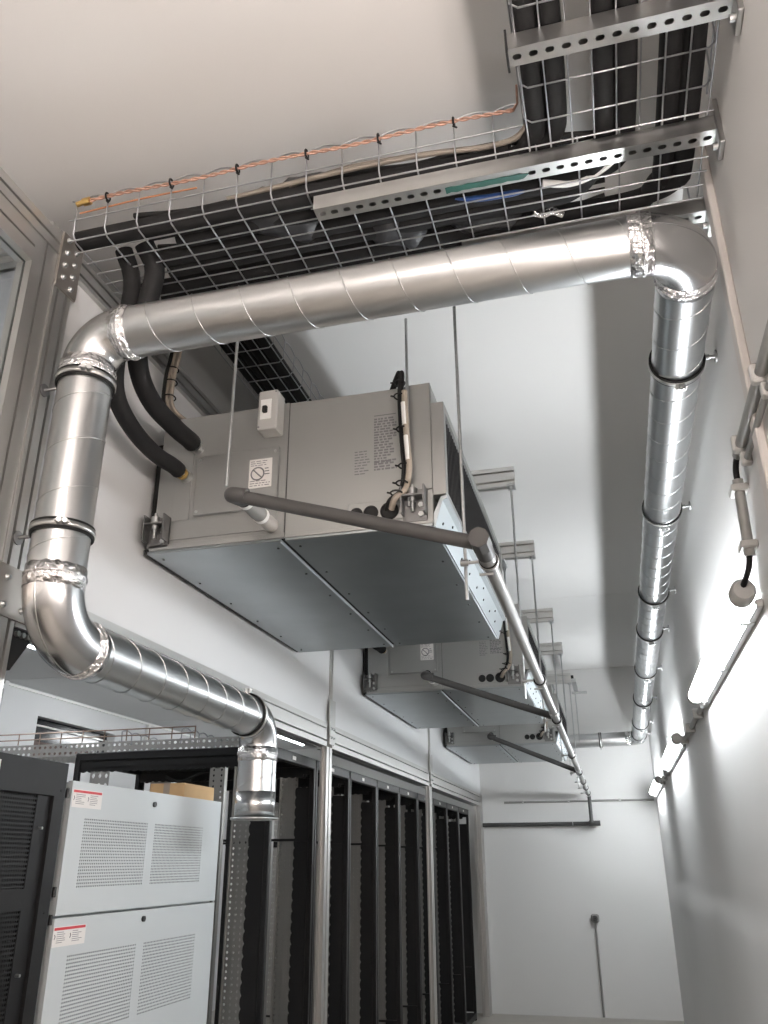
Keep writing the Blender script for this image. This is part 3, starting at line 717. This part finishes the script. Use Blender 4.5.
MB().cyl((-.33, 10.73, 2.005), (-.20, 10.73, 2.005), .030, 12).cyl((-.298, 10.69, 2.03), (-.298, 10.79, 2.005), .026, 12).build('tee_fitting', M['pvc'], t2)
MB().ring((-.52, 10.79, 2.005), (1, 0, 0), .027, .004, 20, 6).cyl((-.52, 10.81, 2.005), (-.52, YB, 2.005), .006).build('clip', M['galv'], t2)
for i, nm in enumerate(('nearest', 'middle', 'farthest')):
    dy = 2.94 * i; ye = 2.235 + dy
    t = thing('drain_branch', 'dark grey drain branch sloping from the %s unit to the long drain pipe' % nm, 'pipe', (-1.09, 2.25 + dy, 2.7))
    zq = zp(ye)
    MB().path([(-1.085, ye, 2.688), (-.7, ye - .005, (2.688 + zq) / 2), (-.318, ye, zq + .004)], .0215, 20).build('pipe_run', M['pvc'], t)
    MB().path(bez([(-1.095, 2.33 + dy, 2.714), (-1.100, 2.27 + dy, 2.703), (-1.09, ye, 2.691), (-1.04, ye, 2.680)], 5), .026, 16).build('elbow_fitting', M['pvc'], t)
    MB().path([(-1.095, 2.35 + dy, 2.716), (-1.095, 2.47 + dy, 2.716)], .0275, 18).build('clear_sleeve', M['conduit'], t)
    for y in (2.345, 2.475): MB().path([(-1.095, y - .009 + dy, 2.716), (-1.095, y + .009 + dy, 2.716)], .0295, 20).build('hose_clip', M['white'], t)
    MB().path([(-1.095, 2.317 + dy, 2.716), (-1.095, 2.335 + dy, 2.716)], .028, 20).build('rubber_cuff', M['black'], t)
    MB().path([(-1.095, 2.485 + dy, 2.716), (-1.095, 2.53 + dy, 2.716), (-1.095, 2.531 + dy, 2.716), (-1.095, 2.576 + dy, 2.716)], [.020, .020, .027, .027], 18).build('drain_socket', M['plastic'], t)
pc = [(2.388, 'nearest, just past the corner fitting'), (4.128, 'second from the viewer'), (5.298, 'third from the viewer'), (6.988, 'fourth from the viewer'), (8.238, 'fifth from the viewer'), (9.1, 'sixth from the viewer'), (9.76, 'second from the back wall'), (10.4, 'closest to the back wall')]
for y, l in pc:
    c = V(-.298, y, zp(y)); t = thing('pipe_clamp', 'small rubber lined clamp on the long drain pipe, ' + l, 'clamp', tuple(c))
    MB().band(c, Y_, .0225, .029, .022, 28).build('rubber_lining', M['black'], t)
    MB().band(c, Y_, .0285, .0315, .016, 28).build('steel_band', M['gchan'], t)
    MB().cyl(c + V(-.03, 0, 0), c + V(-.085, 0, 0), .0055, 8).path([c + V(-.062, 0, 0), c + V(-.086, 0, 0)], .011, 6).build('side_bolt', M['galv'], t)
    MB().cyl(c + V(-.03, 0, -.042), c + V(.012, 0, -.042), .0045, 6).build('closing_bolt', M['galv'], t)

# ------------------------------------------------------------------ right wall: lights and conduits
def tube_light(y0, y1, label, m='tube', wx=XR, z=2.30):
    t = thing('tube_light', label, 'light', (wx, (y0 + y1) / 2, z))
    MB().path([(wx - .050, y0 + .05, z + .02), (wx - .050, y1 - .03, z + .02)], .032, 24).build('diffuser', M[m], t)
    for a, b in ((y0 - .01, y0 + .06), (y1 - .04, y1 + .02)):
        MB().path([(wx - .049, a, z + .018), (wx - .049, a + .01, z + .018), (wx - .049, b, z + .018)], [.027, .036, .036], 20).build('end_cap', M['plastic'], t)
    sp = MB().bbox(wx - .022, wx - .001, y0, y1, z - .035, z - .008, .003)
    sp.build('mounting_rail', M['gchan'], t)
    for y in (y0 + .18, (y0 + y1) / 2, y1 - .18): MB().bbox(wx - .045, wx - .001, y - .012, y + .012, z - .04, z + .0, .003).build('mounting_clip', M['galv'], t)
    return t
tube_light(2.49, 4.25, 'glowing tube light on the right wall nearest the viewer')
tube_light(5.75, 7.50, 'glowing tube light on the right wall, middle of the three')
tube_light(8.80, 10.50, 'glowing tube light on the right wall nearest the back wall')
def clip(mb, y, z, r, x=XR): mb.bbox(x - .05, x - .001, y - .014, y + .014, z - r - .012, z + r + .008, .004)
for (a, b, l) in ((4.28, 5.72, 'first and second'), (7.53, 8.77, 'second and third')):
    t = thing('conduit', 'thin grey conduit on the right wall between the %s tube lights' % l, 'conduit', (XR - .02, (a + b) / 2, 2.30))
    MB().cyl((XR - .02, a, 2.280), (XR - .02, b, 2.280), .013).build('tube', M['conduit'], t)
    for k in (.15, .5, .85):
        y = a + (b - a) * k; q = MB(); clip(q, y, 2.280, .013); q.build('clip', M['plastic'], t)
t = thing('conduit', 'double grey conduit on the upper right wall at the right edge', 'conduit', (XR - .02, 1.5, 2.75))
MB().cyl((XR - .024, -.6, 2.705), (XR - .024, 2.34, 2.680), .0155, 16).build('tube', M['conduit'], t)
MB().cyl((XR - .016, -.6, 2.650), (XR - .016, 2.26, 2.634), .0085, 16).build('tube', M['conduit'], t)
for y in (1.1, 1.90, 2.28):
    q = MB(); q.bbox(XR - .047, XR - .001, y - .014, y + .014, 2.660, 2.712, .005); q.bbox(XR - .030, XR - .001, y - .014, y + .014, 2.620, 2.658, .004); q.build('clip', M['plastic'], t)
t = thing('conduit', 'short upright grey conduit above the nearest tube light', 'conduit', (XR - .02, 2.56, 2.55))
MB().path([(XR - .026, 2.40, 2.628), (XR - .026, 2.425, 2.40)], .0155, 16).build('tube', M['conduit'], t)
for (y, z) in ((2.403, 2.60), (2.42, 2.43)): MB().bbox(XR - .05, XR - .001, y - .022, y + .045, z - .011, z + .011, .004).build('clip', M['plastic'], t)
hosepath([(XR - .024, 2.33, 2.680), (XR - .026, 2.365, 2.675), (XR - .028, 2.39, 2.65), (XR - .026, 2.40, 2.62)], .009, M['black'], 'power_cable', 'short black cable bend between the double conduit and the short upright one', 'cable', 8)
hosepath([(XR - .026, 2.425, 2.41), (XR - .032, 2.44, 2.37), (XR - .046, 2.475, 2.335), (XR - .048, 2.50, 2.33)], .009, M['black'], 'power_cable', 'short black cable entering the top of the nearest tube light', 'cable', 8)
# back wall
t = thing('conduit', 'thin grey conduit level along the back wall', 'conduit', (-.4, YB - .02, 2.26))
MB().cyl((-1.33, YB - .02, 2.262), (.44, YB - .02, 2.262), .0125).build('tube', M['conduit'], t)
for x in (-1.1, -.55, .05): MB().bbox(x - .012, x + .012, YB - .04, YB - .001, 2.245, 2.28, .003).build('clip', M['plastic'], t)
t = thing('wall_socket', 'small dark round-cornered socket box low on the back wall', 'socket', (-.365, YB - .03, .99))
MB().bbox(-.41, -.32, YB - .055, YB - .001, .945, 1.035, .016).build('box', M['conduitd'], t)
MB().path([(-.365, YB - .055, .99), (-.365, YB - .066, .99)], .03, 20).build('cover', M['pvc'], t)
MB().cyl((-.365, YB - .066, .99), (-.365, YB - .069, .99), .010).build('outlet_centre', M['black'], t)
t = thing('conduit', 'thin grey conduit running down from the socket on the back wall', 'conduit', (-.365, YB - .02, .5))
MB().cyl((-.365, YB - .02, 0.01), (-.365, YB - .02, .945), .012).build('tube', M['conduit'], t)

# ------------------------------------------------------------------ cabinets
def vent(mb, y0, y1, z0, z1, x, nu, nv, hu=.0036, hv=.0029):
    mb.hplate(lambda u, v, k: (x - k, u, v), y0, y1, z0, z1, nu, nv, hu, hv, .0015)
t = thing('battery_cabinet', 'pale grey cabinet with perforated doors and red-topped labels', 'cabinet', (-2.1, 2.93, 0))
XC = -1.748; Q = 1.0606
def qz(z): return 1.6 + (z - 1.6) * Q
Y0, Y1, ZT = 2.40 * Q, 3.485 * Q, qz(1.84)
body = MB().box(-2.80, XC - .022, Y0 + .005, Y1 - .005, .06, ZT - .004); body.box(-2.75, XC - .05, Y0 + .04, Y1 - .04, 0, .06)
body.m(M['cabg']); body.mi = [0] * len(body.f); body.build('body', None, t)
for di, (z0, z1, vz0, vz1, lb) in enumerate(((qz(1.455), ZT, qz(1.527), qz(1.734), (2.405 * Q, 2.57 * Q, qz(1.762), qz(1.816))), (.70, qz(1.447), qz(1.12), qz(1.345), (2.40 * Q, 2.567 * Q, qz(1.370), qz(1.424))))):
    d = MB(); x = XC; v1 = (2.485 * Q, 2.885 * Q, vz0, vz1); v2 = (2.935 * Q, 3.328 * Q, vz0, vz1)
    if di == 1: pass
    # skin pieces round the two vents
    th = .018
    for (a, b, c_, e) in ((Y0, v1[0], z0, z1), (v1[1], v2[0], z0, z1), (v2[1], Y1, z0, z1), (v1[0], v1[1], z0, vz0), (v1[0], v1[1], vz1, z1), (v2[0], v2[1], z0, vz0), (v2[0], v2[1], vz1, z1)):
        d.box(x - th, x, a, b, c_, e)
    nv = 22
    vent(d, *v1, x, 38, nv); vent(d, *v2, x, 38, nv)
    dd = d.build('door', M['cabg'], t)
    MB().box(x - .014, x - .010, v1[0], v2[1], vz0, vz1).build('vent_backing', M['hole'], dd)
    l = MB(); l.m(M['paper']).box(x, x + .001, *lb); l.m(M['red']).box(x + .001, x + .0015, lb[0] + .004, lb[1] - .004, lb[3] - .010, lb[3] - .002)
    l.m(M['inkl'])
    rr = random.Random(di + 2)
    for hc_ in (0, 1):
        ya = lb[0] + .008 + hc_ * .083
        l.path([(x + .001, ya, lb[2] + .022), (x + .0013, ya + .004, lb[2] + .030), (x + .001, ya, lb[2] + .036)], .0016, 4)
        for k_ in range(6):
            z = lb[3] - .016 - k_ * .0058; l.box(x + .001, x + .0014, ya + .012, ya + .012 + rr.uniform(.03, .055), z - .0009, z + .0009)
    l.build('warning_label', None, dd)
    MB().path([(x, 3.09, z1 - (.045 if di == 0 else .03)), (x + .008, 3.09, z1 - (.045 if di == 0 else .03))], .010, 12).build('lock', M['blackm'], dd)
MB().box(XC - .02, XC, Y0, Y1, .05, .692).build('door', M['cabg'], t)
for z in (1.80, 1.50, 1.42, 1.08): MB().cyl((XC - .012, Y0 - .006, z), (XC - .012, Y0 - .006, z + .03), .006).build('hinge', M['blackm'], t)
for z in (1.52, 1.42, 1.1): MB().cyl((XC - .012, Y1 + .006, z), (XC - .012, Y1 + .006, z + .03), .006).build('hinge', M['galv'], t)

t = thing('charcoal_cabinet', 'charcoal black cabinet with a mesh door at the lower left corner', 'cabinet', (-2.1, 1.8, 0))
XD = -1.72; a, b = 1.17, 2.469; zt_ = 1.8995
MB().box(-2.75, XD - .03, a, b, .05, zt_ - .004).box(-2.7, XD - .06, a + .04, b - .04, 0, .05).build('body', M['cabd'], t)
d = MB(); th = .028
for (p, q, z0, z1) in ((a, b, 1.797, zt_), (b - .055, b, .06, 1.797), (a, a + .055, .06, 1.797), (a, b, .06, .14)): d.box(XD - th, XD, p, q, z0, z1)
d.box(XD - th, XD - .012, b - .12, b - .055, .14, 1.797)
for z in (1.50, 1.10, .7): d.box(XD - th, XD - .012, a, b - .12, z - .03, z + .03)
d.hplate(lambda u, v, k: (XD - .014 - k, u, v), 1.66, b - .12, .9, 1.797, 64, 72, .0043, .0042, .001)
d.box(XD - .0155, XD - .014, a + .05, 1.66, .14, 1.797); d.box(XD - .0155, XD - .014, 1.66, b - .12, .14, .9)
dd = d.build('door', M['cabd'], t)
MB().box(XD - .0285, XD - .026, a, b - .05, .14, 1.797).build('mesh_backing', M['black'], dd)
for (y, z) in ((2.447, 1.815), (2.447, 1.46), (2.447, 1.09), (2.375, 1.70), (2.37, 1.30)): MB().path([(XD - .012 if y < 2.4 else XD, y, z), (XD + .002, y, z)], .0042, 10).build('screw', M['galv'] if y < 2.4 else M['black'], dd)
MB().box(XD, XD + .001, 2.02, 2.14, 1.815, 1.88).build('white_label', M['paper'], dd)
t = thing('cardboard_box', 'flat brown cardboard box lying on top of the pale grey cabinet', 'box', (-1.87, 3.5, ZT))
MB().bbox(-1.95, -1.785, 3.40, 3.69, ZT - .003, ZT + .062, .002).build('carton', M['card'], t)
MB().box(-1.885, -1.855, 3.3995, 3.6905, ZT - .002, ZT + .0625).build('packing_tape', M['cableb'], t)

# ------------------------------------------------------------------ open racks
RZ = 2.165
def scallop(mb, ax, a0, a1, base, out, t0, t1, pitch=.05, depth=.012, const=None):
    # strip with a scalloped free edge; ax 'z': runs vertically in the x direction, ax 'x': runs along x hanging in z
    n = int((a1 - a0) / pitch); pts = [(a0, base)]
    for i in range(n):
        for k in range(6): pts.append((a0 + pitch * (i + k / 6), out + (depth if out > base else -depth) * math.sin(PI * k / 6)))
    pts += [(a0 + pitch * n, out), (a0 + pitch * n, base)]
    return pts
def make_rack(y, label):
    t = thing('open_rack', label, 'server rack', (-2.28, y + .345, 0))
    xf, xb, W = -1.705, -2.885, .68
    for yy in (y, y + W - .03):
        for x in (xf - .03, xb): MB().bbox(x, x + .03, yy, yy + .03, 0.0, RZ - .02, .004).build('frame_post', M['rackm'], t)
    tf = MB()
    for yy in (y, y + W - .035):
        tf.bbox(xb, xf, yy, yy + .035, RZ - .045, RZ, .006)
        tf.box(xb + .03, xf - .03, yy + .012, yy + .016, RZ - .085, RZ - .045)
        pts = scallop(None, 'x', xb + .03, xf - .03, RZ - .08, RZ - .098, 0, 0, .045, .008)
        tf.prism([(p[0], p[1]) for p in pts], 'y', yy + .012, yy + .016)
    tf.bbox(xf - .035, xf, y, y + W, RZ - .06, RZ, .006); tf.bbox(xb, xb + .035, y, y + W, RZ - .06, RZ, .006)
    tf.box(xb, xf, y, y + W, RZ - .012, RZ - .008)
    tf.build('top_frame', M['rackm'], t)
    MB().box(xf, xf + .002, y + W * .42, y + W * .42 + .05, RZ - .042, RZ - .022).build('white_label', M['paper'], t)
    bf = MB(); bf.box(xb, xf, y, y + W, 0.02, .07); bf.build('base_frame', M['rackm'], t)
    for s_, yy in ((0, y + .012), (1, y + W - .016)):
        # vertical cable manager, scalloped towards the rear
        pts = [(p[1], p[0]) for p in scallop(None, 'z', .08, RZ - .11, xf - .03, xf - .112, 0, 0, .055, .010)]
        MB().prism([(p[0], p[1]) for p in pts], 'y', yy, yy + .004).build('cable_manager', M['rackm'], t)
        # perforated 19-inch rail
        mb = MB(); nz = 40
        mb.hplate(lambda u, v, k: (u, yy + k, v), xf - .215, xf - .118, .08, RZ - .10, 3, 72, .0062, .0062, .003)
        mb.box(xf - .215, xf - .211, yy - .012, yy + .02, .08, RZ - .1)
        mb.build('mounting_rail', M['perf'], t)
        mb = MB(); mb.hplate(lambda u, v, k: (u, yy + k, v), xf - .36, xf - .27, .08, RZ - .10, 2, 72, .0062, .0062, .003)
        mb.box(xf - .27, xf - .267, yy - .012, yy + .02, .08, RZ - .1)
        mb.build('mounting_rail', M['perf'], t)
        mb = MB(); mb.hplate(lambda u, v, k: (u, yy + k, v), xb + .10, xb + .22, .08, RZ - .10, 3, nz, .010, .012, .003)
        mb.build('rear_rail', M['perfl'], t)
    for z in (.5, 1.71): MB().box(xb, xf, y + W - .03, y + W - .020, z, z + .014).build('side_brace', M['rackm'], t)
    return t
r0 = make_rack(4.19, 'open black rack nearest the viewer, behind the drop duct')
nth = ['second', 'third', 'fourth', 'fifth', 'sixth', 'seventh', 'eighth']
for i in range(1, 9):
    c = copy_tree(r0); c.location = (r0.location.x, r0.location.y + .69 * i, 0)
    c['label'] = 'open black rack, %s in the row counted from the drop duct' % nth[i - 1] if i < 8 else 'open black rack at the far end of the row by the back wall'
# trays on the racks
pt = MB(); n = 84
pt.hplate(lambda u, v, k: (u, 4.35 + k, v), -4.7, -1.75, RZ + .006, RZ + .078, n, 2, .010, .008, .002)
pt.hplate(lambda u, v, k: (u, v, RZ + .006 + k), -4.7, -1.75, 4.352, 4.65, n, 6, .011, .014, .002)
solo(pt, 'perforated_tray', M['perfl'], 'perforated steel cable tray lying across the tops of the nearest racks', 'cable tray')
mb = MB()
for z in (2.275, 2.31): mb.cyl((-4.7, 4.36, z), (-2.25, 4.36, z), .004, 6)
for i in range(18): mb.cyl((-4.7 + .144 * i, 4.36, 2.246), (-4.7 + .144 * i, 4.36, 2.312), .0035, 6)
solo(mb, 'tray_guard', M['guard'], 'thin copper coloured wire rail along the top of the perforated tray', 'rail')
solo(wiretray_y(-2.95, -2.55, 4.75, 10.3, 2.24, .12, wr=.0045), 'wire_mesh_tray', M['wire'], 'wire mesh tray running away over the tops of the racks', 'cable tray')
hosepath([(-2.35, 4.25, 2.03), (-2.25, 4.23, 2.0), (-2.12, 4.23, 2.045), (-2.06, 4.24, 2.04), (-2.05, 4.25, 1.97)], .007, M['black'], 'power_cable', 'black cable looping under the top of the nearest rack', 'cable', 7)

# lights of the equipment hall
def hall_light(x, y0, y1, label):
    t = thing('tube_light', label, 'light', (x, (y0 + y1) / 2, ZI))
    MB().bbox(x - .05, x + .05, y0, y1, ZI - .035, ZI, .004).build('housing', M['white'], t)
    MB().path([(x, y0 + .02, ZI - .05), (x, y1 - .02, ZI - .05)], .035, 18).build('diffuser', M['tubei'], t)
hall_light(-3.64, 2.9, 4.72, 'glowing tube light on the hall ceiling beside the lower-left joint plate')
hall_light(-3.64, 8.55, 9.9, 'glowing tube light on the hall ceiling seen under the lower beam beside the drop duct')
hall_light(-3.64, 5.9, 7.4, 'glowing tube light on the hall ceiling hidden behind the low duct')
tube_light(-.55, 1.25, 'warm glowing tube light on the right wall beside the viewer', 'tubew')
tube_light(-2.7, -.9, 'warm glowing tube light on the right wall behind the viewer', 'tubew')
# added unseen warm fill lamp, hung low to brighten the ceiling and soften shadows
t = thing('fill_lamp', 'added unseen long warm fill lamp above and behind the viewer', 'light', (-.6, -1.5, ZC))
MB().bbox(-.64, -.56, -2.75, -.30, 3.37, 3.41, .006).build('housing', M['white'], t)
MB().cyl((-.6, -2.7, 3.34), (-.6, -.35, 3.34), .032, 16).build('diffuser', M['tubew'], t)
MB().cyl((-.6, -2.7, 3.435), (-.6, -.35, 3.435), .025, 16).build('diffuser', M['tubew'], t)
for q in (-2.3, -.8): MB().cyl((-.6, q, 3.40), (-.6, q, ZC), .005, 8).build('suspension_rod', M['galv'], t)

# ------------------------------------------------------------------ world and look
wd = bpy.data.worlds.new('world'); S.world = wd; wd.use_nodes = True
wd.node_tree.nodes['Background'].inputs['Color'].default_value = (0.5, 0.5, 0.52, 1)
wd.node_tree.nodes['Background'].inputs['Strength'].default_value = 0.2
S.view_settings.view_transform = 'Standard'; S.view_settings.look = 'None'
S.view_settings.gamma = 1.0; S.view_settings.use_curve_mapping = False
S.view_settings.exposure = 0.88
S.cycles.max_bounces = 10; S.cycles.diffuse_bounces = 6; S.cycles.glossy_bounces = 5
S.cycles.use_denoising = True
S.cycles.sample_clamp_indirect = 4.0
